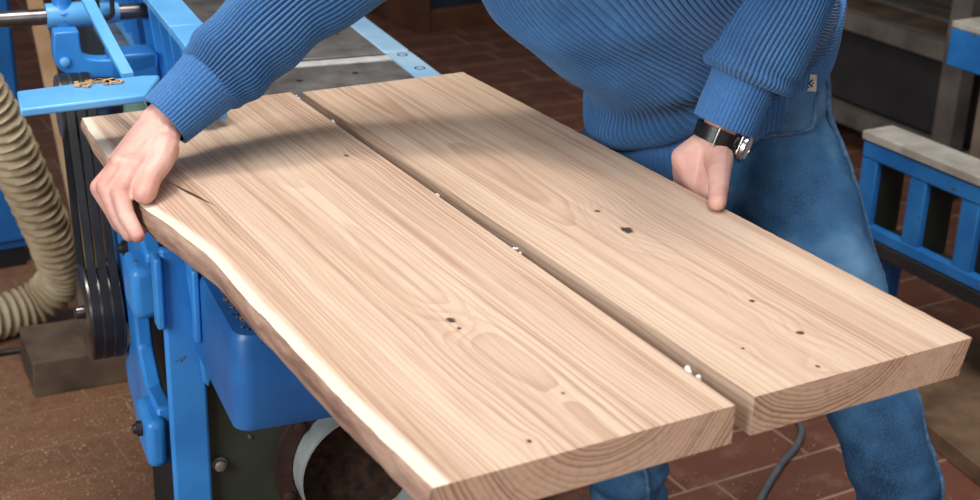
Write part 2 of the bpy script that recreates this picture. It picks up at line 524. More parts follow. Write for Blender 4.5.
# ------------------------------------------------------------------ planks
TZ = 0.90
M['elmL'] = wood('elm_live_edge', srgb(210, 184, 160), srgb(144, 102, 78), srgb(180, 144, 122), srgb(232, 216, 196), 0.010, (0.02, 0.062),
                 knots=[(0.679 - .67, 1.246, .0055), (0.677 - .67, 1.224, .0028), (0.622 - .67, 0.985, .0028), (.80 - .67, 1.79, .0038), (.70 - .67, 1.05, .002)],
                 crack=((0.566 - .67, 1.675), (0.538 - .67, 1.80), 0.0030), ring=0.0060, seed=1.3, wander=0.045, edge_attr=True)
M['elmR'] = wood('elm_square_edge', srgb(210, 184, 160), srgb(152, 112, 88), srgb(186, 152, 130), None, None, (-0.05, 0.085),
                 knots=[(1.004 - 1.015, 1.381, .009), (1.007 - 1.015, 1.453, .0042), (1.011 - 1.015, 1.141, .0034), (1.005 - 1.015, 1.052, .0048), (0.969 - 1.015, 0.982, .0028), (0.925 - 1.015, 1.05, .002)],
                 ring=0.0050, contrast=0.85, seed=4.1, wander=0.05)

def bark_mat():
    t = NT('waney_edge')
    co = t.coord(scale=(14, 3, 14))
    f = t.noise(co, 2.2, 5, 0.65)
    col = t.ramp(f, [(0.30, srgb(118, 88, 76)), (0.48, srgb(166, 132, 114)), (0.66, srgb(196, 164, 144))])
    t.bump(f, 0.7, 0.006)
    return t.fin(col, 0.8, 0, 0.2)
M['bark'] = bark_mat()

# left plank, with one waney edge.  live-edge line measured on the top face (x, y)
top_edge = [(0.508, 2.114), (0.502, 2.048), (0.495, 1.947), (0.485, 1.824), (0.48, 1.715), (0.489, 1.655), (0.496, 1.582), (0.502, 1.522), (0.5, 1.427), (0.499, 1.359), (0.5, 1.343), (0.499, 1.272), (0.499, 1.206), (0.499, 1.147), (0.5, 1.107), (0.501, 1.056), (0.503, 1.009), (0.505, 0.954)]
plank = empty('wooden_plank', (0.67, 0, TZ))
tag(plank, 'wide elm plank with a brown waney edge, lying over the blue machine', 'plank', 'elm planks being held')
NL = 90
line = spline([p for p in top_edge], NL)
bm = bmesh.new()
bark = bmesh.new()
rings = []; brings = []
for k, (ex, ey) in enumerate(line):
    nz = noise.noise(V((1.7, ey * 9, 0))) * 0.002 + noise.noise(V((5, ey * 34, 0))) * 0.0022 + noise.noise(V((8, ey * 90, 0))) * 0.0010
    far = 0.846 + (ey - 2.115) / (0.954 - 2.115) * (0.839 - 0.846)
    inset = 0.009 + 0.005 * noise.noise(V((3, ey * 5, 2)))
    x0 = ex + nz * 0.5 - 0.67
    rings.append([V((x0, ey, 0)), V((far - 0.67, ey, 0)), V((far - 0.67, ey, -0.043)), V((x0 + inset + 0.002, ey, -0.043)), V((x0 + inset * 0.45 + 0.0012, ey, -0.020))])
    seg = []
    for s in range(9):
        f = s / 8
        bx = x0 + inset * (f ** 1.2) + math.sin(f * PI) * (-0.004 + 0.004 * noise.noise(V((f * 2.2, ey * 22, 7))))
        seg.append(V((bx, ey, -0.043 * f)))
    back = [V((x0 + inset + 0.009, ey, -0.0426)), V((x0 + 0.009 + 0.45 * inset, ey, -0.018)), V((x0 + 0.005, ey, -0.0006))]
    if k == 0: seg = [p - V((0, .001, 0)) for p in seg]; back = [p - V((0, .001, 0)) for p in back]
    if k == NL - 1: seg = [p + V((0, .001, 0)) for p in seg]; back = [p + V((0, .001, 0)) for p in back]
    brings.append(seg + back)
loft(bm, rings); loft(bark, brings)
brd = finish(bm, 'board', M['elmL'], plank, 30)
ea = brd.data.attributes.new('edge_dist', 'FLOAT', 'POINT')
for i, v in enumerate(brd.data.vertices):
    ea.data[i].value = v.co.x - rings[i // 5][0].x
finish(bark, 'bark_edge', M['bark'], plank, 60)['label'] = 'rough brown waney edge'
for gx, gy, s in ((0.849, 1.962, 1.0), (0.846, 1.606, 1.1), (0.845, 1.392, 1.0), (0.8425, 1.033, 1.25), (0.847, 2.098, 0.9)):
    bm = bmesh.new()
    for q in range(5):
        bmesh.ops.create_icosphere(bm, subdivisions=2, radius=0.0034 * s * random.uniform(0.5, 1.0),
                                   matrix=Matrix.Translation((gx - 0.67 + 0.0015 + random.uniform(-0.001, 0.004), gy + random.uniform(-0.009, 0.009) * s, random.uniform(-0.010, -0.001))))
    g = voxelise(bm, 'glue_blob', M['white'], 0.0008, 4, plank)
    g['label'] = 'white glue squeezed out on the inner edge'

# right plank, square edged
plank2 = empty('wooden_plank', (1.015, 0, TZ))
tag(plank2, 'square-edged elm plank beside the man, without bark, behind the narrow gap', 'plank', 'elm planks being held')
bm = bmesh.new()
rings = []
for k in range(80):
    y = 2.107 + (0.959 - 2.107) * k / 79
    f = k / 79
    xl = 0.864 + (0.867 - 0.864) * f - 1.015; xr = 1.161 + (1.168 - 1.161) * f - 1.015
    xr += 0.0012 * noise.noise(V((2, y * 60, 1))) + 0.001 * noise.noise(V((9, y * 170, 1)))
    rings.append([V((xl, y, 0)), V((xr, y, 0)), V((xr - 0.012, y, -0.044)), V((xl, y, -0.044))])
loft(bm, rings)
finish(bm, 'board', M['elmR'], plank2, 30)

# ------------------------------------------------------------------ blue machine
A7 = -math.radians(7)
mc = empty('planing_machine', (0.9, 2.2, 0), A7)
tag(mc, 'blue planing machine with a grey steel table, under the planks', 'woodworking machine')
def part(bm, name, mat, parent=None, smooth=40, bevel=0.0, seg=2, label=None):
    o = finish(bm, name, mat, parent or mc, smooth, bevel, seg)
    if label: o['label'] = label
    return o

# tables
bm = bmesh.new(); box(bm, (-0.24, 0.255, 0.81), (0.235, 1.25, 0.8545)); ft = part(bm, 'outfeed_table', M['steel'], bevel=0.002)
for x, y in ((-0.05, 0.42), (0.10, 0.335), (0.19, 0.42), (0.02, 0.62)):
    bm = bmesh.new(); cyl(bm, (x, y, 0.854), (x, y, 0.8551), 0.006, n=16); part(bm, 'screw', M['darkbolt'], ft)
bm = bmesh.new(); box(bm, (-0.24, -0.52, 0.812), (0.234, 0.205, 0.8540)); nt = part(bm, 'infeed_table', M['steel'], bevel=0.002)
bm = bmesh.new(); box(bm, (-0.24, 0.206, 0.825), (0.234, 0.236, 0.8556)); part(bm, 'table_lip', M['bright'], nt, bevel=0.001, label='bright steel lip along the gap')
for x, y in ((0.03, 0.12), (0.14, 0.14), (0.20, 0.06)):
    bm = bmesh.new(); cyl(bm, (x, y, 0.8535), (x, y, 0.8547), 0.006, n=16); part(bm, 'screw', M['darkbolt'], nt)
bm = bmesh.new(); cyl(bm, (-0.24, 0.246, 0.82), (0.234, 0.246, 0.82), 0.018, n=20); part(bm, 'cutter_head', M['shaft'])
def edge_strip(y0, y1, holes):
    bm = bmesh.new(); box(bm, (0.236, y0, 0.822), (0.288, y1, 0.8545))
    r = part(bm, 'edge_strip', M['sheen_blue'], bevel=0.003, label='blue strip along the table, paled by painted-in sky reflection')
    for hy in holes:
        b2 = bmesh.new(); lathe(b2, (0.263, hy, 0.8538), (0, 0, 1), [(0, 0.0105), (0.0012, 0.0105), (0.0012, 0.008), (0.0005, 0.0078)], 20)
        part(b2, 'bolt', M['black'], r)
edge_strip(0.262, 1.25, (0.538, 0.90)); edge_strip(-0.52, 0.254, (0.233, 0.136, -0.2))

# fence with ribs on its back
fn = bmesh.new()
box(fn, (-0.196, -0.09, 0.8555), (-0.180, 1.10, 1.02))
box(fn, (-0.232, -0.09, 1.008), (-0.178, 1.10, 1.022))
box(fn, (-0.215, -0.09, 0.8555), (-0.178, 1.10, 0.872))
box(fn, (-0.196, -0.24, 0.912), (-0.180, -0.0905, 1.02)); box(fn, (-0.232, -0.24, 1.008), (-0.178, -0.0905, 1.022))
fence = part(fn, 'fence', M['light_blue'], bevel=0.002)  # gloss reflection on the fence top put into this lighter blue
for k in range(-3, 12):
    y = 0.02 + 0.09 * k
    b2 = bmesh.new(); zb = 0.871 if k >= -1 else 0.915
    prism(b2, [(-0.196, zb), (-0.214, zb), (-0.230, 1.01), (-0.196, 1.01)], y, y + 0.010, 'Y')
    part(b2, 'rib', M['blue'], fence, bevel=0.0015)

# side frame, body and chute on the camera side
bm = bmesh.new(); box(bm, (-0.331, -0.478, 0.0), (-0.276, -0.462, 0.815)); part(bm, 'front_plate', M['blue'], bevel=0.005)
bm = bmesh.new(); prism(bm, [(-0.300, 0.80), (-0.270, 0.80), (-0.268, 0.625), (-0.276, 0.600), (-0.284, 0.612)], -0.490, -0.4785, 'Y'); part(bm, 'flange', M['blue'], bevel=0.004)
bm = bmesh.new(); box(bm, (-0.342, -0.49, 0.700), (-0.330, -0.462, 0.806)); part(bm, 'flange', M['blue'], bevel=0.004)
bm = bmesh.new(); box(bm, (-0.262, -0.455, 0.0), (-0.246, 0.20, 0.80)); part(bm, 'side_panel', M['black'], bevel=0.003, label='side wall behind the casting, painted black for the shade in the hollow')  # interior darkness of the hollow painted onto this panel
bm = bmesh.new(); box(bm, (-0.245, -0.46, 0.0), (0.28, 0.22, 0.800)); box(bm, (-0.235, 0.2, 0.62), (0.23, 1.2, 0.805)); box(bm, (-0.276, -0.4605, 0.0), (0.28, -0.456, 0.80)); part(bm, 'body', M['green'], bevel=0.006)
for p in ((-0.262, -0.462, 0.46), (-0.262, -0.462, 0.20)):
    b2 = bmesh.new(); lathe(b2, p, (0, -1, 0), [(0, 0.011), (0.004, 0.011), (0.0041, 0.0085), (0.012, 0.0085), (0.014, 0.006)], 6 * 3); part(b2, 'bolt', M['bolt'])
b2 = bmesh.new(); lathe(b2, (-0.215, -0.461, 0.495), (0, -1, 0), [(0, 0.003), (0.003, 0.0028)], 10); part(b2, 'bolt', M['bolt'])

# chip tray (the blue box hanging under the infeed end)
bm = bmesh.new()
def rrect(x0, x1, y0, y1, r, z, n=6):
    out = []
    for cx, cy, a0 in ((x1 - r, y0 + r, -PI / 2), (x1 - r, y1 - r, 0), (x0 + r, y1 - r, PI / 2), (x0 + r, y0 + r, PI)):
        for i in range(n + 1):
            a = a0 + PI / 2 * i / n
            out.append(V((cx + r * math.cos(a), cy + r * math.sin(a), z)))
    return out
loft(bm, [rrect(-0.292, 0.27, -0.734, -0.463, 0.022, z) for z in (0.664,)] + [rrect(-0.292, 0.27, -0.739, -0.463, 0.024, 0.676), rrect(-0.292, 0.27, -0.740, -0.463, 0.024, 0.79), rrect(-0.288, 0.266, -0.736, -0.467, 0.022, 0.797)])
tray = part(bm, 'chip_tray', M['blue_dark'], smooth=50)
bm = bmesh.new(); box(bm, (-0.302, -0.545, 0.70), (-0.2925, -0.525, 0.806)); box(bm, (-0.302, -0.53, 0.785), (-0.285, -0.50, 0.806)); part(bm, 'bracket', M['blue'], tray, bevel=0.003)
bm = bmesh.new()
for i in range(700):
    x, y = random.uniform(-0.275, 0.0), random.uniform(-0.72, -0.48)
    s = random.uniform(0.0012, 0.0045)
    box(bm, (-s, -s * 0.7, -0.0006), (s, s * 0.7, 0.0012), Matrix.Rotation(random.uniform(0, 6.3), 3, 'Z') @ Matrix.Rotation(random.uniform(-.5, .5), 3, 'X'), (x, y, 0.7985))
o = part(bm, 'wood_chips', mottled('grimy_chips', srgb(40, 34, 32), srgb(130, 104, 84), 70, 0.8), tray); o['kind'] = 'stuff'

# dust outlet pipe with bolted flange, facing the camera
pc = V((-0.052, -0.462, 0.43))
bm = bmesh.new(); lathe(bm, pc + V((0, 0, 0)), (0, -1, 0), [(0, 0.130), (0.012, 0.130), (0.012, 0.104), (0, 0.104), (0, 0.130)], 48, cap=False)
fl = part(bm, 'outlet_flange', M['rust'], label='rusty brown ring flange')
for k in range(6):
    a = math.radians(140 + 60 * k)
    b2 = bmesh.new(); lathe(b2, pc + V((0.1175 * math.cos(a), -0.012, 0.1175 * math.sin(a))), (0, -1, 0), [(0, 0.009), (0.006, 0.009), (0.008, 0.006)], 12); part(b2, 'bolt', M['rust'], fl)
bm = bmesh.new(); lathe(bm, pc, (0, -1, 0), [(0, 0.102), (0.055, 0.102), (0.055, 0.099), (0.001, 0.099)], 48, cap=False)
pipe = part(bm, 'outlet_pipe', M['zinc'], label='grey sheet metal outlet pipe')
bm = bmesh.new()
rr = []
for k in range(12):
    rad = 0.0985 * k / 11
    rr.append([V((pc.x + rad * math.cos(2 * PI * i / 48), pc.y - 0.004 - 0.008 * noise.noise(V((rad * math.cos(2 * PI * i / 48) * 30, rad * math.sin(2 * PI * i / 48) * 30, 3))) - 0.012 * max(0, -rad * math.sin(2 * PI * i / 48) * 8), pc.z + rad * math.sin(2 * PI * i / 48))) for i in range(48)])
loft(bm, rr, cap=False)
o = part(bm, 'shaded_packed_sawdust', mottled('shaded_packed_sawdust', srgb(24, 15, 10), srgb(66, 42, 27), 60, 0.95, 0, 0.8), pipe); o['kind'] = 'stuff'  # sawdust colour darkened to paint the shade inside the deep opening

# casting arm with bosses, belt drive
arm_poly = [(0.10, 0.80), (0.10, 0.645), (0.038, 0.571), (-0.054, 0.567), (-0.135, 0.527), (-0.05, 0.45), (-0.07, 0.408), (-0.136, 0.378), (-0.152, 0.345), (-0.20, 0.41), (-0.36, 0.41), (-0.375, 0.46), (-0.36, 0.51), (-0.27, 0.50), (-0.21, 0.54), (-0.20, 0.60), (-0.26, 0.66), (-0.36, 0.675), (-0.36, 0.76), (-0.20, 0.80)]
bm = bmesh.new(); prism(bm, arm_poly, -0.332, -0.306); casting = part(bm, 'side_casting', M['blue'], bevel=0.005)
bm = bmesh.new(); box(bm, (-0.358, -0.385, 0.668), (-0.318, -0.30, 0.748)); part(bm, 'boss', M['blue'], casting, bevel=0.012, seg=3)
bm = bmesh.new(); box(bm, (-0.352, -0.385, 0.420), (-0.320, -0.29, 0.500)); part(bm, 'boss', M['blue'], casting, bevel=0.012, seg=3)
for p in ((-0.332, -0.02, 0.62), (-0.332, -0.05, 0.47), (-0.352, -0.34, 0.47), (-0.332, -0.18, 0.70)):
    b2 = bmesh.new(); lathe(b2, p, (-1, 0, 0), [(-0.002, 0.012), (0.008, 0.012), (0.009, 0.008), (0.014, 0.007)], 12); part(b2, 'bolt', M['darkbolt'], casting)
bm = bmesh.new(); lathe(bm, (-0.30, -0.06, 0.545), (-1, 0, 0), [(0, 0.027), (0.036, 0.027), (0.0361, 0.012), (0.105, 0.011), (0.108, 0.006)], 24); part(bm, 'axle', M['shaft'], label='dark steel pulley axle')
pb, pt = V((0, -0.06, 0.545)), V((0, 0.06, 0.862))
rb, rt = 0.080, 0.052
def pulley(c, r, rim):
    bm = bmesh.new()
    prof = [(0, 0.02), (0, r * 0.96), (0.002, r)]
    for k in range(3):
        h = 0.004 + k * 0.017
        prof += [(h, r), (h + 0.004, r - 0.010), (h + 0.009, r - 0.010), (h + 0.013, r)]
    prof += [(0.055, r), (0.057, r * 0.96), (0.057, 0.02)]
    lathe(bm, V((-0.336, c.y, c.z)), (-1, 0, 0), prof, 48)
    return part(bm, 'pulley', rim)
pulley(pb, rb, M['shaft']); pulley(pt, rt, M['shaft'])
for k in range(3):
    x = -0.336 - 0.0105 - k * 0.017
    dv = pt - pb; L = dv.length
    base_a = math.atan2(dv.z, dv.y)
    off = math.acos((rb - rt) / L)
    loop = []
    for i in range(25):
        a = base_a + off + (2 * PI - 2 * off) * i / 24
        loop.append(((rb - 0.002) * math.cos(a) + pb.y, (rb - 0.002) * math.sin(a) + pb.z))
    for i in range(25):
        a = base_a - off + 2 * off * i / 24
        loop.append(((rt - 0.002) * math.cos(a) + pt.y, (rt - 0.002) * math.sin(a) + pt.z))
    bm = bmesh.new()
    n = len(loop)
    rr = []
    cc = ((pb.y + pt.y) / 2, (pb.z + pt.z) / 2)
    for i, (y, z) in enumerate(loop):
        p0, p1 = loop[i - 1], loop[(i + 1) % n]
        ty, tz = p1[0] - p0[0], p1[1] - p0[1]; ll = math.hypot(ty, tz)
        ny, nz_ = tz / ll, -ty / ll
        rr.append([V((x - 0.0065, y + ny * 0.003, z + nz_ * 0.003)), V((x + 0.0065, y + ny * 0.003, z + nz_ * 0.003)), V((x + 0.004, y - ny * 0.006, z - nz_ * 0.006)), V((x - 0.004, y - ny * 0.006, z - nz_ * 0.006))])
    rr.append(rr[0])
    loft(bm, rr, cap=False); bmesh.ops.remove_doubles(bm, verts=bm.verts, dist=1e-5)
    part(bm, 'drive_belt', M['rubber'])
# bearing housing beside the top pulley
bm = bmesh.new(); cyl(bm, (-0.336, 0.06, 0.862), (-0.24, 0.06, 0.862), 0.022, n=20); part(bm, 'axle', M['shaft'])
bm = bmesh.new(); lathe(bm, (-0.262, 0.045, 0.80), (0, 0, 1), [(0, 0.030), (0.075, 0.030), (0.078, 0.033), (0.086, 0.033), (0.086, 0.024), (0.05, 0.022)], 24); part(bm, 'bearing_cup', M['grey_green'], label='grey green cup behind the belts')

# guard: flat blade on a bent bar hanging from the shaft
G0, G1 = V((-0.475, -0.253, 0.985)), V((-0.290, -0.222, 0.988))
bm = bmesh.new()
prism(bm, [(-0.478, -0.262), (-0.300, -0.232), (-0.276, -0.238), (-0.280, -0.252), (-0.312, -0.330), (-0.482, -0.350)], 0.976, 0.988, 'Z')
gd = part(bm, 'cutter_guard', M['light_blue'], bevel=0.003, label='pale blue guard blade over the belts')
bm = bmesh.new()
for a, b in zip([(-0.352, 0.03, 1.115), (-0.346, -0.06, 1.05), (-0.330, -0.18, 1.02), (-0.312, -0.245, 0.982)], [(-0.346, -0.06, 1.05), (-0.330, -0.18, 1.02), (-0.312, -0.245, 0.982)]):
    pass
bar_path = [V(p) for p in spline([(-0.360, 0.06, 1.13), (-0.350, -0.02, 1.075), (-0.336, -0.13, 1.030), (-0.318, -0.215, 0.984)], 14)]
loft(bm, [[p + V((-0.009, 0, -0.004)), p + V((0.009, 0, -0.004)), p + V((0.009, 0.0, 0.004)), p + V((-0.009, 0.0, 0.004))] for p in bar_path])
part(bm, 'guard_bar', M['light_blue'], gd, bevel=0.001)
bm = bmesh.new()
for i in range(26):
    s = random.uniform(0.002, 0.005)
    x = random.uniform(-0.40, -0.335)
    box(bm, (-s, -s, -0.001), (s, s, 0.002), Matrix.Rotation(random.uniform(0, 3), 3, 'Z'), (x, -0.262 + random.uniform(-0.012, 0.012), 0.990))
o = part(bm, 'wood_chips', M['tan'], gd); o['kind'] = 'stuff'

# fence slide: shaft, collar, curved bracket
bm = bmesh.new(); cyl(bm, (-0.75, 0.2, 0.978), (-0.20, 0.2, 0.978), 0.0135, n=24); shaft = part(bm, 'slide_shaft', M['shaft'], label='dark steel cross shaft')
bm = bmesh.new(); lathe(bm, (-0.358, 0.2, 0.935), (0, 0, 1), [(0, 0.020), (0.020, 0.020)], 24); part(bm, 'clamp_collar', M['darkmetal'], shaft)
bm = bmesh.new(); lathe(bm, (-0.358, 0.2, 0.956), (0, 0, 1), [(0, 0.021), (0.030, 0.022), (0.034, 0.018), (0.045, 0.016), (0.10, 0.016)], 24); part(bm, 'clamp_post', M['blue'], shaft)
bm = bmesh.new(); lathe(bm, (-0.385, 0.2, 0.978), (1, 0, 0), [(0, 0.022), (0.075, 0.022), (0.08, 0.018), (0.12, 0.017)], 24); part(bm, 'slide_sleeve', M['light_blue'], shaft, label='pale blue sleeve on the shaft')
outer = spline([(-0.385, 0.975), (-0.388, 0.93), (-0.372, 0.905), (-0.335, 0.893), (-0.28, 0.893), (-0.22, 0.905)], 22)
inner = spline([(-0.345, 0.975), (-0.343, 0.940), (-0.332, 0.927), (-0.30, 0.923), (-0.26, 0.925), (-0.22, 0.928)], 22)
bm = bmesh.new(); prism(bm, outer + list(reversed(inner)), 0.10, 0.135, 'Y'); br_ = part(bm, 'curved_bracket', M['blue'], bevel=0.003)
b2 = bmesh.new(); lathe(b2, (-0.372, 0.10, 0.925), (0, -1, 0), [(0, 0.008), (0.006, 0.008), (0.008, 0.005)], 12); part(b2, 'bolt', M['light_blue'], br_)
bm = bmesh.new(); box(bm, (-0.30, 0.10, 0.80), (-0.22, 0.16, 0.93)); part(bm, 'bracket_foot', M['blue_dark'], br_, bevel=0.004)
# slotted lever
bm = bmesh.new()
ov = lambda hw, z0, z1, n: [(hw * math.cos(a) - 0.292, (z1 if math.sin(a) >= 0 else z0) + hw * math.sin(a)) for a in [2 * PI * i / n for i in range(n)]]
o1, o2 = ov(0.016, 0.99, 1.06, 32), ov(0.009, 0.99, 1.06, 32)
loft(bm, [[V((p[0], 0.16, p[1])) for p in o1], [V((p[0], 0.172, p[1])) for p in o1], [V((p[0], 0.172, p[1])) for p in o2], [V((p[0], 0.16, p[1])) for p in o2], [V((p[0], 0.16, p[1])) for p in o1]], cap=False)
part(bm, 'slotted_lever', M['rubber'])

# ------------------------------------------------------------------ hose
bm = bmesh.new()
hp = spline([(0.10, 2.86, 1.62), (0.24, 2.89, 1.32), (0.36, 2.93, 1.05), (0.45, 2.97, 0.86), (0.545, 3.03, 0.64), (0.615, 3.10, 0.44), (0.675, 3.18, 0.26), (0.705, 3.27, 0.14), (0.64, 3.30, 0.064), (0.50, 3.265, 0.058), (0.34, 3.22, 0.058), (0.05, 3.16, 0.058), (-0.40, 3.10, 0.058), (-0.9, 3.0, 0.058)], 420)
path = [V(p) for p in hp]
fr = frames(path)
s = 0.0
rr = []
for k, (p, (u, w, d)) in enumerate(zip(path, fr)):
    if k: s += (path[k] - path[k - 1]).length
    ring = []
    for i in range(28):
        a = 2 * PI * i / 28
        r = 0.050 + 0.0060 * math.sin((s / 0.024) * 2 * PI + a)
        ring.append(p + (u * math.cos(a) + w * math.sin(a)) * r)
    rr.append(ring)
loft(bm, rr)
tag(finish(bm, 'flexible_hose', M['hose'], None, 75), 'beige ribbed extraction hose curving down to the floor on the left', 'hose')

# ------------------------------------------------------------------ small things on the left
bm = bmesh.new()
R9 = Matrix.Rotation(math.radians(-4), 3, 'Z')
box(bm, (0, 0, 0), (0.24, 0.20, 0.085), R9, (0.555, 2.945, 0.0))
bmesh.ops.subdivide_edges(bm, edges=bm.edges, cuts=6, use_grid_fill=True)
for v in bm.verts: v.co += V((noise.noise(v.co * 20), noise.noise(v.co * 20 + V((4, 0, 0))), 0 if v.co.z < 0.01 else noise.noise(v.co * 16 + V((0, 7, 0))))) * 0.004
tag(finish(bm, 'wooden_block', M['darkwood'], None, 50, 0.003), 'dusty brown wooden block on the floor below the belts', 'wood block')

bm = bmesh.new(); box(bm, (-0.016, -0.010, 0), (0.016, 0.010, 1.35), Matrix.Rotation(math.radians(-6.5), 3, 'Y') @ Matrix.Rotation(math.radians(-4), 3, 'X'), (0.86, 3.36, 0.0))
bm.free()
bm = bmesh.new()
a, b = V((0.815, 3.40, 0.0)), V((0.70, 3.50, 1.25))
loft(bm, [[p + V((-.018, -.010, 0)), p + V((.018, -.010, 0)), p + V((.018, .010, 0)), p + V((-.018, .010, 0))] for p in (a, b)])
tag(finish(bm, 'wooden_batten', M['tan'], None, 30, 0.002), 'thin bare wooden batten standing behind the beige hose', 'batten')

cb = empty('metal_cabinet', (0.4, 3.95, 0)); tag(cb, 'blue metal cabinet behind the hose at the left edge', 'cabinet')
bm = bmesh.new(); box(bm, (-0.55, -0.25, 0.05), (0.335, 0.25, 1.25)); finish(bm, 'body', M['blue_dark'], cb, 30, 0.006)
bm = bmesh.new(); box(bm, (-0.53, -0.25, 0.0), (0.31, 0.23, 0.05)); finish(bm, 'plinth', M['black'], cb, 30)
for x0, x1 in ((-0.54, -0.115), (-0.105, 0.325)):
    bm = bmesh.new(); box(bm, (x0, -0.268, 0.08), (x1, -0.2505, 1.24)); d = finish(bm, 'door', M['blue_dark'], cb, 30, 0.004)
    bm = bmesh.new(); box(bm, (x1 - 0.05 if x0 < -0.3 else x0 + 0.03, -0.285, 0.62), (x1 - 0.03 if x0 < -0.3 else x0 + 0.05, -0.268, 0.74)); finish(bm, 'handle', M['darkbolt'], d, 30, 0.003)

bm = bmesh.new(); tube(bm, [(-1.1, 2.8, 0.008), (-0.6, 2.92, 0.008), (-0.2, 3.0, 0.008), (0.2, 3.08, 0.008), (0.45, 3.165, 0.008), (0.53, 3.185, 0.008), (0.60, 3.175, 0.008), (0.70, 3.165, 0.008), (0.82, 3.17, 0.008), (0.95, 3.3, 0.008)], 0.0075, 10, 60)
tag(finish(bm, 'power_cable', M['darkcable']), 'black cable on the floor running behind the wooden block', 'cable')
bm = bmesh.new(); tube(bm, [(1.50, 1.58, 0.007), (1.62, 1.76, 0.007), (1.733, 1.867, 0.007), (1.858, 1.954, 0.0075), (1.955, 2.01, 0.0075), (2.02, 2.085, 0.007), (2.04, 2.25, 0.007), (1.95, 2.6, 0.007), (1.75, 3.0, 0.007)], 0.0075, 10, 80)
tag(finish(bm, 'power_cable', M['cable']), 'grey cable lying across the terracotta tiles between the man\'s feet', 'cable')

# ------------------------------------------------------------------ right side: blue ladder-like stand
def ladder_stand():
    st = empty('machine_stand', (2.39, 1.9, 0)); tag(st, 'blue slotted metal stand with a wooden top rail, right of the man', 'stand')
    Y0, Y1 = -1.2, 0.458      # local extent along Y
    zt, zb = 0.535, 0.305
    bm = bmesh.new()
    # face with openings: bars and rails as one welded front
    box(bm, (-0.012, Y0, zt - 0.042), (0.012, Y1, zt)); box(bm, (-0.012, Y0, zb), (0.012, Y1, zb + 0.030))
    finish(bm, 'rail', M['blue'], st, 30, 0.004)
    y = Y1
    k = 0
    while y > Y0:
        wd = 0.050 if k == 0 else 0.052
        bm = bmesh.new(); box(bm, (-0.010, y - wd, zb + 0.028), (0.010, y, zt - 0.04)); finish(bm, 'upright', M['blue'], st, 30, 0.004)
        bm = bmesh.new(); box(bm, (0.0105, y - wd, zb), (0.085, y - wd + 0.012, zt)); finish(bm, 'web', M['green'], st, 30)['label'] = 'dark green inner web'
        y -= wd + 0.105; k += 1
    bm = bmesh.new(); box(bm, (0.012, Y0, zb - 0.012), (0.085, Y1, zb + 0.002)); finish(bm, 'inner_shelf', M['green'], st, 30)
    bm = bmesh.new(); box(bm, (-0.014, Y0, zb - 0.035), (0.012, Y1, zb - 0.001)); finish(bm, 'lower_rail', M['darkmetal'], st, 30, 0.003)
    bm = bmesh.new(); box(bm, (-0.016, Y0, zt + 0.0005), (0.080, Y1 + 0.004, zt + 0.022)); finish(bm, 'top_board', M['board_end'], st, 30, 0.003)
    for yy in (Y1 - 0.10, Y0 + 0.05):
        for xx in (0.03,):
            bm = bmesh.new(); box(bm, (xx, yy, 0), (xx + 0.04, yy + 0.04, zb - 0.034 if xx < 0.012 else zb - 0.012)); finish(bm, 'leg', M['blue_dark'], st, 30, 0.003)
ladder_stand()

# second blue table behind it
tb = empty('workbench', (2.8, 2.1, 0)); tag(tb, 'blue-edged workbench with a grey top and wooden legs, behind the slotted stand', 'workbench')
bm = bmesh.new(); box(bm, (0.0, -1.4, 0.722), (0.55, 0.43, 0.740)); finish(bm, 'top', M['board_end'], tb, 30, 0.003)
bm = bmesh.new(); box(bm, (0.0, -1.4, 0.625), (0.02, 0.43, 0.7215)); box(bm, (0.02, 0.41, 0.625), (0.55, 0.43, 0.7215)); finish(bm, 'apron', M['blue'], tb, 30, 0.003)
for x, y in ((0.06, 0.30), (0.46, 0.30), (0.06, -1.3), (0.46, -1.3)):
    bm = bmesh.new(); box(bm, (x, y, 0), (x + 0.06, y + 0.06, 0.7215)); finish(bm, 'leg', M['dustwood'], tb, 30, 0.003)

# timber rack behind
rk = empty('timber_rack', (3.5, 3.4, 0)); tag(rk, 'grey wooden timber rack with posts and shelves in the right background', 'rack')
for y in (-0.40, 1.50, -2.2):
    for x in (-0.12, 0.62):
        bm = bmesh.new(); box(bm, (x - 0.03, y - 0.04, 0), (x + 0.03, y + 0.04, 1.5)); finish(bm, 'post', M['greywood'], rk, 30, 0.003)
for z in (0.10, 0.42, 0.80, 1.2):
    bm = bmesh.new(); box(bm, (-0.089, -2.3, z), (-0.04, 1.6, z + 0.06)); finish(bm, 'rail', M['greywood'], rk, 30, 0.003)
    bm = bmesh.new(); box(bm, (-0.038, -2.3, z), (0.589, 1.6, z + 0.02)); finish(bm, 'shelf', M['darkwood'], rk, 30)
bm = bmesh.new(); box(bm, (-0.030, -2.3, 0.1605), (-0.012, 1.6, 0.4195)); finish(bm, 'front_panel', M['darkmetal'], rk, 30, 0.002)['label'] = 'dark sheet closing the lower bay'
bm = bmesh.new(); box(bm, (0.595, -2.1, 0.44), (0.62, 1.4, 1.5)); finish(bm, 'back_panel', M['darkmetal'], rk, 30)
for j in range(3):
    w = random.uniform(0.12, 0.17); h = random.uniform(0.03, 0.05); L = random.uniform(1.5, 1.9)
    x0 = 3.48 + 0.19 * j; y0 = 3.4 + (-1.2, -0.9, -0.6)[j]
    bm = bmesh.new(); box(bm, (x0, y0, 0.4405), (x0 + w, y0 + L, 0.4405 + h))
    tag(finish(bm, 'stored_board', M['greywood'] if j % 2 else M['darkwood'], None, 30, 0.003),
        ('front', 'middle', 'rearmost')[j] + ' rough board lying on the middle shelf of the timber rack', 'board', 'rough boards stored on the rack')

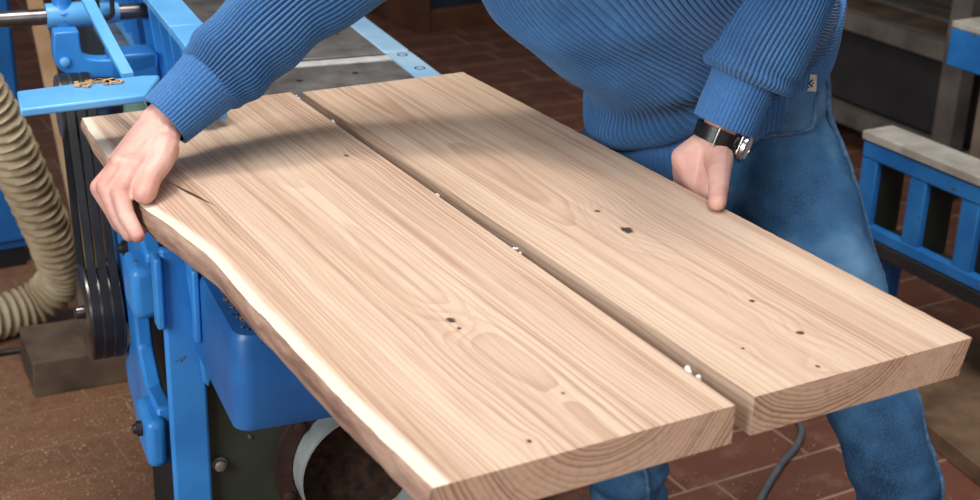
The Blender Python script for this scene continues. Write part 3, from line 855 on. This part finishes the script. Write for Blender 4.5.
# board on the floor at right
bm = bmesh.new(); box(bm, (0, 0, 0), (0.42, 0.60, 0.045), Matrix.Rotation(math.radians(-10), 3, 'Z'), (2.17, 1.62, 0.0))
tag(finish(bm, 'floor_board', mottled('dusty_brown_board', srgb(88, 64, 46), srgb(134, 104, 78), 9, 0.85, 0, 0.3), None, 30, 0.004), 'wide brown board lying on the floor below the slotted stand', 'board')

# cabinet in the far background
cc = empty('wooden_cabinet', (3.15, 5.75, 0), math.radians(4)); tag(cc, 'brown wooden cabinet with a dark blue front panel in the far background', 'cabinet')
bm = bmesh.new(); box(bm, (-0.36, -0.22, 0.0), (-0.30, 0.3, 1.0)); finish(bm, 'side_panel', M['brownwood'], cc, 30, 0.004)
bm = bmesh.new(); box(bm, (0.90, -0.22, 0.0), (0.96, 0.3, 1.0)); finish(bm, 'side_panel', M['brownwood'], cc, 30, 0.004)
bm = bmesh.new(); box(bm, (-0.30, -0.20, 0.0), (0.90, 0.28, 0.09)); finish(bm, 'base_rail', M['brownwood'], cc, 30, 0.004)
bm = bmesh.new(); box(bm, (-0.30, -0.17, 0.09), (0.90, -0.15, 0.96)); finish(bm, 'front_panel', M['slate'], cc, 30)
bm = bmesh.new(); box(bm, (-0.38, -0.24, 1.0), (0.98, 0.32, 1.04)); finish(bm, 'top', M['brownwood'], cc, 30, 0.004)

# ------------------------------------------------------------------ the man
def P3(*a): return V(a)
HIP = P3(1.385, 1.69, 0.925)
RW, RE, RS = P3(.543, 1.832, .966), P3(.775, 1.865, 1.125), P3(1.02, 1.80, 1.31)
LW, LE, LS = P3(1.233, 1.503, .944), P3(1.335, 1.495, 1.19), P3(1.215, 1.475, 1.425)
CH = P3(1.14, 1.655, 1.28); NK = P3(1.06, 1.61, 1.43); HD = P3(0.985, 1.575, 1.545)
LH, LK, LA = P3(1.440, 1.592, .855), P3(1.400, 1.252, .53), P3(1.45, 1.145, .10)
RH, RK, RA = P3(1.300, 1.765, .835), P3(1.275, 1.745, .47), P3(1.315, 1.715, .10)
faced = V((-.72, -.69, 0)).normalized()

bm = bmesh.new()
# trunk, neck, head
hull(bm, [(HIP, .085), (HIP + V((.06, -.06, .03)), .060), (HIP - V((.06, -.06, .03)), .060), (P3(1.25, 1.67, 1.10), .095)])
hull(bm, [(P3(1.25, 1.67, 1.10), .095), (CH, .10), (RS + V((.03, -.03, -.03)), .045), (LS + V((-.03, .03, -.03)), .045)])
hull(bm, [(CH, .09), (NK, .050), (RS.lerp(NK, .25) - V((0, 0, .05)), .035), (LS.lerp(NK, .25) - V((0, 0, .05)), .035)])
chain(bm, [(NK, .055), (NK.lerp(HD, .6), .052), (HD, .06)])
down = V((-.55, -.40, -.55)).normalized()          # where the face looks
upv = (HD - NK).normalized()
upv = (upv - down * upv.dot(down)).normalized(); lat = upv.cross(down).normalized()
H = lambda f, u, l: HD + down * f + upv * u + lat * l
hull(bm, [(H(-.02, .07, 0), .078), (H(.035, .055, 0), .064), (H(.01, .0, 0), .066)], 3)
hull(bm, [(H(.01, .0, 0), .062), (H(.055, -.055, .012), .026), (H(.055, -.055, -.012), .026), (H(.05, .02, 0), .05)], 3)
hull(bm, [(H(.100, .045, 0), .008), (H(.122, .010, 0), .011), (H(.095, .008, .012), .008), (H(.095, .008, -.012), .008)])   # nose
hull(bm, [(H(.083, -.022, .018), .006), (H(.092, -.022, 0), .007), (H(.083, -.022, -.018), .006)])                     # upper lip
hull(bm, [(H(.080, -.032, .014), .006), (H(.089, -.033, 0), .007), (H(.080, -.032, -.014), .006)])                     # lower lip
hull(bm, [(H(.088, .062, .034), .008), (H(.096, .062, .010), .007)]); hull(bm, [(H(.088, .062, -.034), .008), (H(.096, .062, -.010), .007)])  # brows
for sgn in (1, -1):
    hull(bm, [(H(-.005, .045, .074 * sgn), .011), (H(.005, .015, .072 * sgn), .008), (H(-.018, .04, .080 * sgn), .007)])  # ears
# arms
chain(bm, [(RS - V((0, 0, .015)), .045), (RE, .040), (RE.lerp(RW, .35), .039), (RW.lerp(RE, .12), .029), (RW, .030)])
chain(bm, [(LS - V((0, 0, .015)), .045), (LE, .040), (LE.lerp(LW, .35), .039), (LW.lerp(LE, .12), .0285), (LW, .029)])
# legs
chain(bm, [(LH, .068), (LK, .044), (LK.lerp(LA, .3), .036), (LA, .030), (LA + faced * .13 - V((0, 0, .055)), .028)])
chain(bm, [(RH, .068), (RK, .046), (RK.lerp(RA, .3), .044), (RA, .032), (RA + faced * .13 - V((0, 0, .055)), .028)])
hull(bm, [(LH, .068), (RH, .068), (HIP, .08)])

# right hand: over the waney edge of the left plank, thumb on top, fingers under
row = V((.004, .0185, -.0045))
mcp = [P3(.470, 1.768, .940) + row * k for k in range(4)]
hull(bm, [(RW, .026), (RW + row * .9 + V((-.006, 0, 0)), .023), (RW + V((.002, -.012, -.002)), .022), (mcp[0] + V((.004, .004, -.002)), .0165), (mcp[1] + V((.002, .002, 0)), .0165), (mcp[2], .0155), (mcp[3], .0145)])
for m in mcp[:3]: hull(bm, [(m + V((-.003, -.002, .005)), .0115), (m + V((.02, .016, .006)), .009)])
hull(bm, [(RW + V((.004, -.012, -.004)), .022), (P3(.527, 1.782, .944), .022), (P3(.494, 1.778, .935), .018)])
fing = [[(P3(.486, 1.754, .940), .0138), (P3(.459, 1.742, .915), .0130), (P3(.460, 1.723, .890), .0116), (P3(.466, 1.698, .869), .0098)],
        [(mcp[0], .0145), (P3(.447, 1.764, .917), .0135), (P3(.455, 1.740, .884), .0116), (P3(.463, 1.722, .862), .0102)],
        [(mcp[1] , .0140), (P3(.444, 1.784, .909), .0130), (P3(.455, 1.768, .880), .0112), (P3(.463, 1.774, .858), .0104), (P3(.476, 1.778, .843), .0098), (P3(.506, 1.790, .8425), .0092)],
        [(mcp[2] , .0128), (P3(.452, 1.804, .902), .0115), (P3(.460, 1.788, .876), .0102), (P3(.465, 1.794, .858), .0096), (P3(.478, 1.798, .844), .0092), (P3(.506, 1.808, .8430), .0088)]]
for f in fing: chain(bm, f)
hull(bm, [(mcp[0], .015), (P3(.486, 1.754, .940), .0138), (P3(.512, 1.780, .943), .016)])
chain(bm, [(P3(.532, 1.784, .950), .022), (P3(.518, 1.757, .942), .0178), (P3(.498, 1.737, .931), .0160)])
hull(bm, [(P3(.498, 1.737, .931), .0160), (P3(.488, 1.727, .9175), .0168), (P3(.485, 1.722, .9155), .0150)])
# left hand: thumb along the top of the right plank's edge, fingers under it
lm = [P3(1.205, 1.470, .888), P3(1.203, 1.492, .886), P3(1.204, 1.514, .888), P3(1.206, 1.535, .893)]
hull(bm, [(LW, .028), (LW + V((.0, .015, -.005)), .024), (lm[0], .017), (lm[1], .0165), (lm[2], .016), (lm[3], .015)])
hull(bm, [(LW + V((-.004, .010, -.004)), .026), (P3(1.195, 1.52, .925), .020), (lm[3], .015), (lm[1], .016)])
lf = [[(lm[0], .0135), (P3(1.192, 1.465, .846), .0120), (P3(1.165, 1.463, .840), .0110), (P3(1.142, 1.462, .8440), .0098)],
      [(lm[1], .0135), (P3(1.192, 1.489, .840), .0120), (P3(1.162, 1.487, .836), .0110), (P3(1.136, 1.486, .8440), .0098)],
      [(lm[2], .0130), (P3(1.192, 1.512, .842), .0115), (P3(1.164, 1.511, .838), .0105), (P3(1.140, 1.510, .8440), .0095)],
      [(lm[3], .0118), (P3(1.193, 1.533, .850), .0105), (P3(1.170, 1.532, .843), .0095), (P3(1.150, 1.532, .8445), .0088)]]
for f in lf: chain(bm, f)
chain(bm, [(P3(1.222, 1.480, .935), .022), (P3(1.196, 1.444, .928), .0165), (P3(1.168, 1.408, .919), .0138), (P3(1.149, 1.385, .9135), .0125)])
man = voxelise(bm, 'person', M['skin'], 0.0022, 4)
tag(man, 'person in a blue ribbed sweater and jeans leaning over two planks, gripping their outer edges', 'person')
print('body verts', len(man.data.vertices))

# hair
bm = bmesh.new()
hull(bm, [(H(-.028, .078, 0), .080), (H(.02, .085, 0), .068), (H(-.05, .03, 0), .062)], 3)
voxelise(bm, 'hair', M['hair'], 0.004, 4, man, lambda c, n: c + n * 0.004 * noise.noise(c * 60))

# ---------------- sweater
def rib(a, n, depth, sharp=0.55):
    return -depth * (1 - abs(math.sin(a * n / 2)) ** sharp)

def knit_loft(ringfn, nr, nribs, per, depth, name, mat, parent, fold=None, twist=0.0):
    """closed-section knit tube: ringfn(t) -> centre, lateral half vector, front half vector"""
    n = nribs * per
    bm = bmesh.new()
    rr = []; inner = []
    for k in range(nr):
        t = k / (nr - 1)
        c, u, f = ringfn(t)
        nrm = u.cross(f).normalized()
        ring = []
        for i in range(n):
            a0 = 2 * PI * i / n
            a = a0 + twist * t
            ca, sa = math.cos(a), math.sin(a)
            ex = 0.86
            p = u * (math.copysign(abs(ca) ** ex, ca)) + f * (math.copysign(abs(sa) ** ex, sa))
            rad = p.normalized()
            q = c + p
            off = rib(a0, nribs, depth)
            if fold: off += fold(t, a, q)
            ring.append(q + rad * off)
        rr.append(ring)
    # turn the hem in
    for end, sgn in ((rr[0], 0), (rr[-1], 1)):
        cc_ = sum(end, V((0, 0, 0))) / n
        inner.append([p.lerp(cc_, 0.07) for p in end])
    loft(bm, [inner[0]] + rr + [inner[1]], cap=False)
    return finish(bm, name, mat, parent, None)

def interp_rings(keys):
    """keys: (centre, u half vector, f half vector)"""
    flat = [tuple(c) + tuple(u) + tuple(f) for c, u, f in keys]
    S = spline(flat, 161)
    def fn(t):
        x = t * 160; i = min(int(x), 159); g = x - i
        v = [a + (b - a) * g for a, b in zip(S[i], S[i + 1])]
        return V(v[0:3]), V(v[3:6]), V(v[6:9])
    return fn

torso_keys = [
    (P3(1.383, 1.697, .985), V((.128, -.126, .106)), V((-.092, -.092, -.062))),
    (P3(1.360, 1.698, 1.010), V((.136, -.132, .092)), V((-.108, -.108, -.052))),
    (P3(1.334, 1.680, 1.052), V((.126, -.124, .070)), V((-.108, -.108, -.046))),
    (P3(1.244, 1.682, 1.125), V((.132, -.140, .062)), V((-.118, -.110, -.050))),
    (P3(1.180, 1.678, 1.205), V((.142, -.166, .066)), V((-.105, -.095, -.055))),
    (P3(1.135, 1.655, 1.300), V((.135, -.170, .070)), V((-.095, -.085, -.060))),
    (P3(1.100, 1.635, 1.375), V((.100, -.150, .065)), V((-.080, -.070, -.060))),
    (P3(1.070, 1.615, 1.430), V((.055, -.070, .030)), V((-.055, -.050, -.042))),
    (P3(1.060, 1.608, 1.447), V((.050, -.062, .026)), V((-.050, -.045, -.040))),
]
TW = 0.9
def torso_fold(t, a, q):
    f = 0.010 * math.sin(t * 34 + math.cos(a) * 2.2) * max(0.0, 1 - t * 2.0) * (0.5 + 0.5 * math.sin(a))
    f += 0.012 * noise.noise(q * 7) + 0.006 * noise.noise(q * 16)
    return f * (1.0 if t < 0.6 else 0.4)
sweater = knit_loft(interp_rings(torso_keys), 240, 140, 9, 0.0095, 'sweater', M['knit'], man, torso_fold, TW)

hem_keys = [
    (P3(1.386, 1.694, .928), V((.122, -.120, .104)), V((-.088, -.088, -.062))),
    (P3(1.385, 1.695, .962), V((.126, -.124, .105)), V((-.092, -.091, -.062))),
    (P3(1.383, 1.697, .992), V((.128, -.126, .105)), V((-.093, -.093, -.062))),
]
knit_loft(interp_rings(hem_keys), 30, 130, 6, 0.0030, 'hem_band', M['knit_band'], sweater, lambda t, a, q: 0.003 * noise.noise(q * 14))

def sleeve(keys, nr, nribs, per, depth, name, mat, foldamp, fs=13, bulge=None):
    """keys: (point, radius)"""
    S = spline([tuple(p) + (r,) for p, r in keys], nr)
    path = [V(s[:3]) for s in S]
    fr = frames(path)
    n = nribs * per
    bm = bmesh.new(); rr = []
    for k, (p, (u, w, d)) in enumerate(zip(path, fr)):
        t = k / (nr - 1); ring = []
        for i in range(n):
            a = 2 * PI * i / n
            rad = u * math.cos(a) + w * math.sin(a)
            r = S[k][3]
            q = p + rad * r
            off = rib(a, nribs, depth) + foldamp * (noise.noise(q * fs) + 0.6 * math.sin(t * nr * 0.22 + 2.5 * noise.noise(q * 6)) * math.sin(PI * min(1, t * 1.2)))
            ring.append(q + rad * off)
        rr.append(ring)
    for e in (0, -1):
        cc_ = path[e]
        ring = [p.lerp(cc_, 0.12) for p in rr[e]]
        if e == 0: first = ring
        else: last = ring
    loft(bm, [first] + rr + [last], cap=False)
    return finish(bm, name, mat, sweater, None)

# right arm (reaching to the far plank edge)
ra = (RE - RW).normalized()
c0 = RW + ra * 0.010; c1 = RW + ra * 0.095
sleeve([(c0, .0405), (c0.lerp(c1, .4), .043), (c0.lerp(c1, .8), .0475), (c1, .049)], 30, 46, 6, 0.0020, 'cuff', M['knit_band'], 0.0012)
sleeve([(c1 - ra * .006, .048), (c1 + ra * .010, .056), (c1 + ra * .045, .061), (RW + ra * .20, .063), (RE + V((0, 0, -.005)), .067), (RE.lerp(RS, .35) + V((0, 0, -.012)), .074), (RE.lerp(RS, .7) + V((0, 0, -.008)), .084), (RS + V((.03, -.02, -.01)), .094), (RS + V((.075, -.075, .025)), .090)], 170, 58, 7, 0.0065, 'sleeve', M['knit'], 0.0045)
# left arm (near the camera's right)
la = (LE - LW).normalized()
c0 = LW + la * 0.030; c1 = LW + la * 0.105
sleeve([(c0, .0455), (c0.lerp(c1, .5), .046), (c1, .047)], 30, 46, 6, 0.0020, 'cuff', M['knit_band'], 0.0012)
sleeve([(c1 + la * .004, .046), (c1 - la * .006, .060), (c1 + la * .008, .069), (c1 + la * .04, .067), (LE + V((0, 0, -.03)), .064), (LE + V((-.005, 0, .02)), .066), (LE.lerp(LS, .5), .074), (LS, .085), (LS + V((-.07, .08, -.01)), .080)], 170, 58, 7, 0.0065, 'sleeve', M['knit'], 0.0050)

# ---------------- jeans
bm = bmesh.new()
wu, wf = V((.116, -.114, .098)), V((-.084, -.084, -.056))
WST = P3(1.386, 1.692, .960)
hull(bm, [(WST + wu * s + wf * g, r) for s, g, r in ((.60, .45, .050), (-.62, .45, .050), (.60, -.4, .050), (-.62, -.4, .050))] +
         [(P3(1.395, 1.675, .80) + V((.060, -.060, 0)), .084), (P3(1.395, 1.675, .80) - V((.085, -.085, .02)), .088), (P3(1.44, 1.72, .83), .10)], 3)
chain(bm, [(LH, .092), (LH.lerp(LK, .45), .082), (LH.lerp(LK, .8), .064), (LK, .059), (LK.lerp(LA, .2), .049), (LK.lerp(LA, .6), .049), (LA + V((0, 0, -.01)), .056)], 3)
chain(bm, [(RH, .100), (RH.lerp(RK, .45), .090), (RK, .070), (RK.lerp(RA, .35), .066), (RK.lerp(RA, .7), .063), (RA + V((0, 0, -.01)), .065)], 3)
def jean_fold(c, n):
    f = 0.009 * noise.noise(V((c.x * 8 + c.z * 5, c.y * 8, c.z * 9))) + 0.005 * abs(noise.noise(V((c.x * 17, c.y * 17 + c.z * 12, c.z * 14)))) + 0.003 * noise.noise(V((c.x * 22, c.y * 22, c.z * 44)))
    if c.z < 0.30: f += 0.006 * math.sin(c.z * 120 + 4 * noise.noise(c * 9))
    for K in (LK, RK):
        d = (c - K).length
        f += 0.004 * math.sin((c.z - K.z) * 80 + 9 * noise.noise(c * 6)) * math.exp(-(d / 0.13) ** 2)
    return c + n * f
jeans = voxelise(bm, 'jeans', M['denim'], 0.005, 12, man, jean_fold)

from mathutils.bvhtree import BVHTree
def surf(obj):
    me = obj.data
    return BVHTree.FromPolygons([v.co.copy() for v in me.vertices], [tuple(p.vertices) for p in me.polygons])
JT = surf(jeans)
def hug(pts, samples, lift):
    out = []
    for p in spline(pts, samples):
        co, nn, idx, dist = JT.find_nearest(V(p))
        out.append(co + nn * lift)
    return out
def seam(name, pts, r, samples=60, label=None):
    path = hug(pts, samples, r * 0.4)
    bm = bmesh.new(); tube(bm, [tuple(p) for p in path], r, 8, samples)
    o = finish(bm, name, M['denim_seam'], jeans)
    if label: o['label'] = label
    return o
lh = WST + wu
seam('side_seam', [tuple(lh + V((.01, -.02, -.02))), (1.535, 1.46, .80), (1.50, 1.33, .66), (1.47, 1.20, .52), (1.50, 1.12, .34), (1.51, 1.09, .12)], 0.0045, 90)
seam('pocket_edge', [(1.46, 1.509, .985), (1.44, 1.53, .943), (1.42, 1.56, .922), (1.38, 1.576, .918)], 0.0035, 40, 'frayed pale front pocket edge')
seam('side_seam', [(1.24, 1.68, .80), (1.262, 1.668, .60), (1.272, 1.658, .40), (1.305, 1.625, .12)], 0.0045, 80)

# label tag sewn on the hem of the sweater
ST = surf(sweater)
co, nn, idx, dist = ST.find_nearest(P3(1.47, 1.545, .985))

# ---------------- watch on the left wrist
wd = la
wc = LW + la * 0.014
u = wd.cross(V((0, 0, 1))).normalized(); w = wd.cross(u).normalized()
bm = bmesh.new()
prof = [(-.011, .0335), (-.0105, .0350), (.0105, .0365), (.011, .0350), (.011, .0340), (-.011, .0325), (-.011, .0335)]
lathe(bm, wc, wd, prof, 56, cap=False)
strap = finish(bm, 'watch_strap', M['strap'], man, 60); strap['label'] = 'black leather watch strap'
def on_wrist(dirv, r): 
    d = (dirv - wd * dirv.dot(wd)).normalized()
    return wc + d * r, d
cdir = V((.62, -.75, 0))
p, d = on_wrist(cdir, .0355)
bm = bmesh.new(); lathe(bm, p, d, [(0, .0205), (.002, .0225), (.007, .0225), (.0088, .0205), (.0089, .0180), (.0078, .0175)], 36)
finish(bm, 'watch_case', M['silver'], strap)
bm = bmesh.new(); lathe(bm, p + d * 0.0077, d, [(0, .0158), (.0006, .0156)], 36); finish(bm, 'watch_dial', M['tagcloth'], strap)
for dv, nm in ((V((.25, -.95, 0)), 'keeper'), (V((-.75, -.65, 0)), 'buckle')):
    p, d = on_wrist(dv, .0368)
    tdir = wd.cross(d).normalized()
    bm = bmesh.new(); tube(bm, [tuple(p - wd * .013 + d * 0.0005), tuple(p + d * .0010), tuple(p + wd * .013 + d * 0.0005)], .0018, 8, 12)
    finish(bm, nm, M['silver'], strap)

# ---------------- shoes
for A in (LA, RA):
    bm = bmesh.new()
    b = V((A.x, A.y, 0))
    sd = V((-faced.y, faced.x, 0))
    hull(bm, [(b - faced * .05 + V((0, 0, .055)), .038), (b - faced * .045 + V((0, 0, .10)), .040), (b + faced * .01 + V((0, 0, .105)), .042), (b + faced * .09 + sd * .012 + V((0, 0, .058)), .040), (b + faced * .17 + V((0, 0, .048)), .030), (b + faced * .13 - sd * .018 + V((0, 0, .046)), .030)], 3)
    shoe = voxelise(bm, 'shoe', M['shoe'], 0.005, 4, man)
    bm = bmesh.new()
    out = []
    for i in range(40):
        a = 2 * PI * i / 40
        out.append(b + faced * (.058 + .148 * math.cos(a)) + sd * ((.046 + .006 * math.cos(a)) * math.sin(a)))
    loft(bm, [[V((q.x, q.y, 0.001)) for q in out], [V((q.x, q.y, 0.028)) for q in out]])
    finish(bm, 'sole', M['sole'], shoe, 40, 0.004)

# tag on hem: cream cloth with a printed mark
bm = bmesh.new()
tp = P3(1.425, 1.540, 1.004)
HB = surf([o for o in sweater.children if o.name.startswith('hem_band')][0])
co, nn, idx, dist = HB.find_nearest(tp)
zdir = (V((-.10, 0, 1)) - nn * nn.dot(V((-.10, 0, 1)))).normalized(); xdir = zdir.cross(nn).normalized()
Rm = Matrix((xdir, nn, zdir)).transposed()
box(bm, (-.011, .002, -.013), (.011, .0036, .013), Rm, co)
tg = finish(bm, 'label_tag', M['tagcloth'], sweater, 30, 0.0006); tg['label'] = 'small cream cloth label on the hem'
bm = bmesh.new()
for ang in (45, -45):
    q = Rm @ Matrix.Rotation(math.radians(ang), 3, 'Y')
    box(bm, (-.0012, .0037, -.008), (.0012, .0040, .008), q, co)
for sx, sz in ((0, .0065), (0, -.0065), (.006, 0), (-.006, 0)):
    bmesh.ops.create_icosphere(bm, subdivisions=1, radius=.0014, matrix=Matrix.Translation(co + Rm @ V((sx, .0038, sz))))
finish(bm, 'printed_mark', M['ink'], sweater)['label'] = 'small black crossed mark printed on the cloth label'

# ------------------------------------------------------------------ loose sawdust on the floor
bm = bmesh.new()
def near_cable(x, y):
    for pts in ([(1.50, 1.58), (1.62, 1.76), (1.733, 1.867), (1.858, 1.954), (1.955, 2.01), (2.02, 2.085), (2.04, 2.25), (1.95, 2.6), (1.75, 3.0)],
                [(-0.2, 3.0), (0.2, 3.08), (0.45, 3.165), (0.53, 3.185), (0.60, 3.175), (0.70, 3.165), (0.82, 3.17), (0.95, 3.3)]):
        for p in spline(pts, 90):
            if (p[0] - x) ** 2 + (p[1] - y) ** 2 < 0.0003: return True
    return False
def taken(x, y):
    dx, dy = x - 0.9, y - 2.2
    lx, ly = dx * math.cos(A7) + dy * math.sin(A7), -dx * math.sin(A7) + dy * math.cos(A7)
    if -0.275 < lx < 0.30 and -0.50 < ly < 0.24: return True
    if -0.34 < lx < -0.26 and -0.50 < ly < -0.45: return True
    if 0.53 < x < 0.83 and 2.90 < y < 3.18: return True            # block
    if 2.38 < x < 2.50 and (2.22 < y < 2.33): return True          # stand leg
    if 2.82 < x < 2.96 and 2.36 < y < 2.50: return True            # bench leg
    if 2.10 < x < 2.85 and 1.50 < y < 2.70: return True            # floor board
    if x < 1.0 and y > 3.14: return True                           # hose
    for A in (LA, RA):
        if (A.x - x) ** 2 + (A.y - y) ** 2 < 0.0625: return True
    return near_cable(x, y)
def chip(x, y, s, z=0.0012):
    if taken(x, y): return
    box(bm, (-s, -s * 0.45, -0.0005), (s, s * 0.45, 0.0010), Matrix.Rotation(random.uniform(0, 6.3), 3, 'Z') @ Matrix.Rotation(random.uniform(-.35, .35), 3, 'X'), (x, y, z))
for i in range(2600):
    chip(random.uniform(0.1, 0.95), random.uniform(2.2, 3.3), random.uniform(0.0008, 0.0024))
for i in range(1300):
    chip(random.uniform(1.2, 2.9), random.uniform(1.4, 2.9), random.uniform(0.0008, 0.0030))
o = finish(bm, 'sawdust', mottled('loose_sawdust', srgb(150, 112, 80), srgb(206, 170, 130), 40, 0.9), None, 30)
tag(o, 'loose pale sawdust flakes scattered over the tiled floor', 'sawdust', kind='stuff')
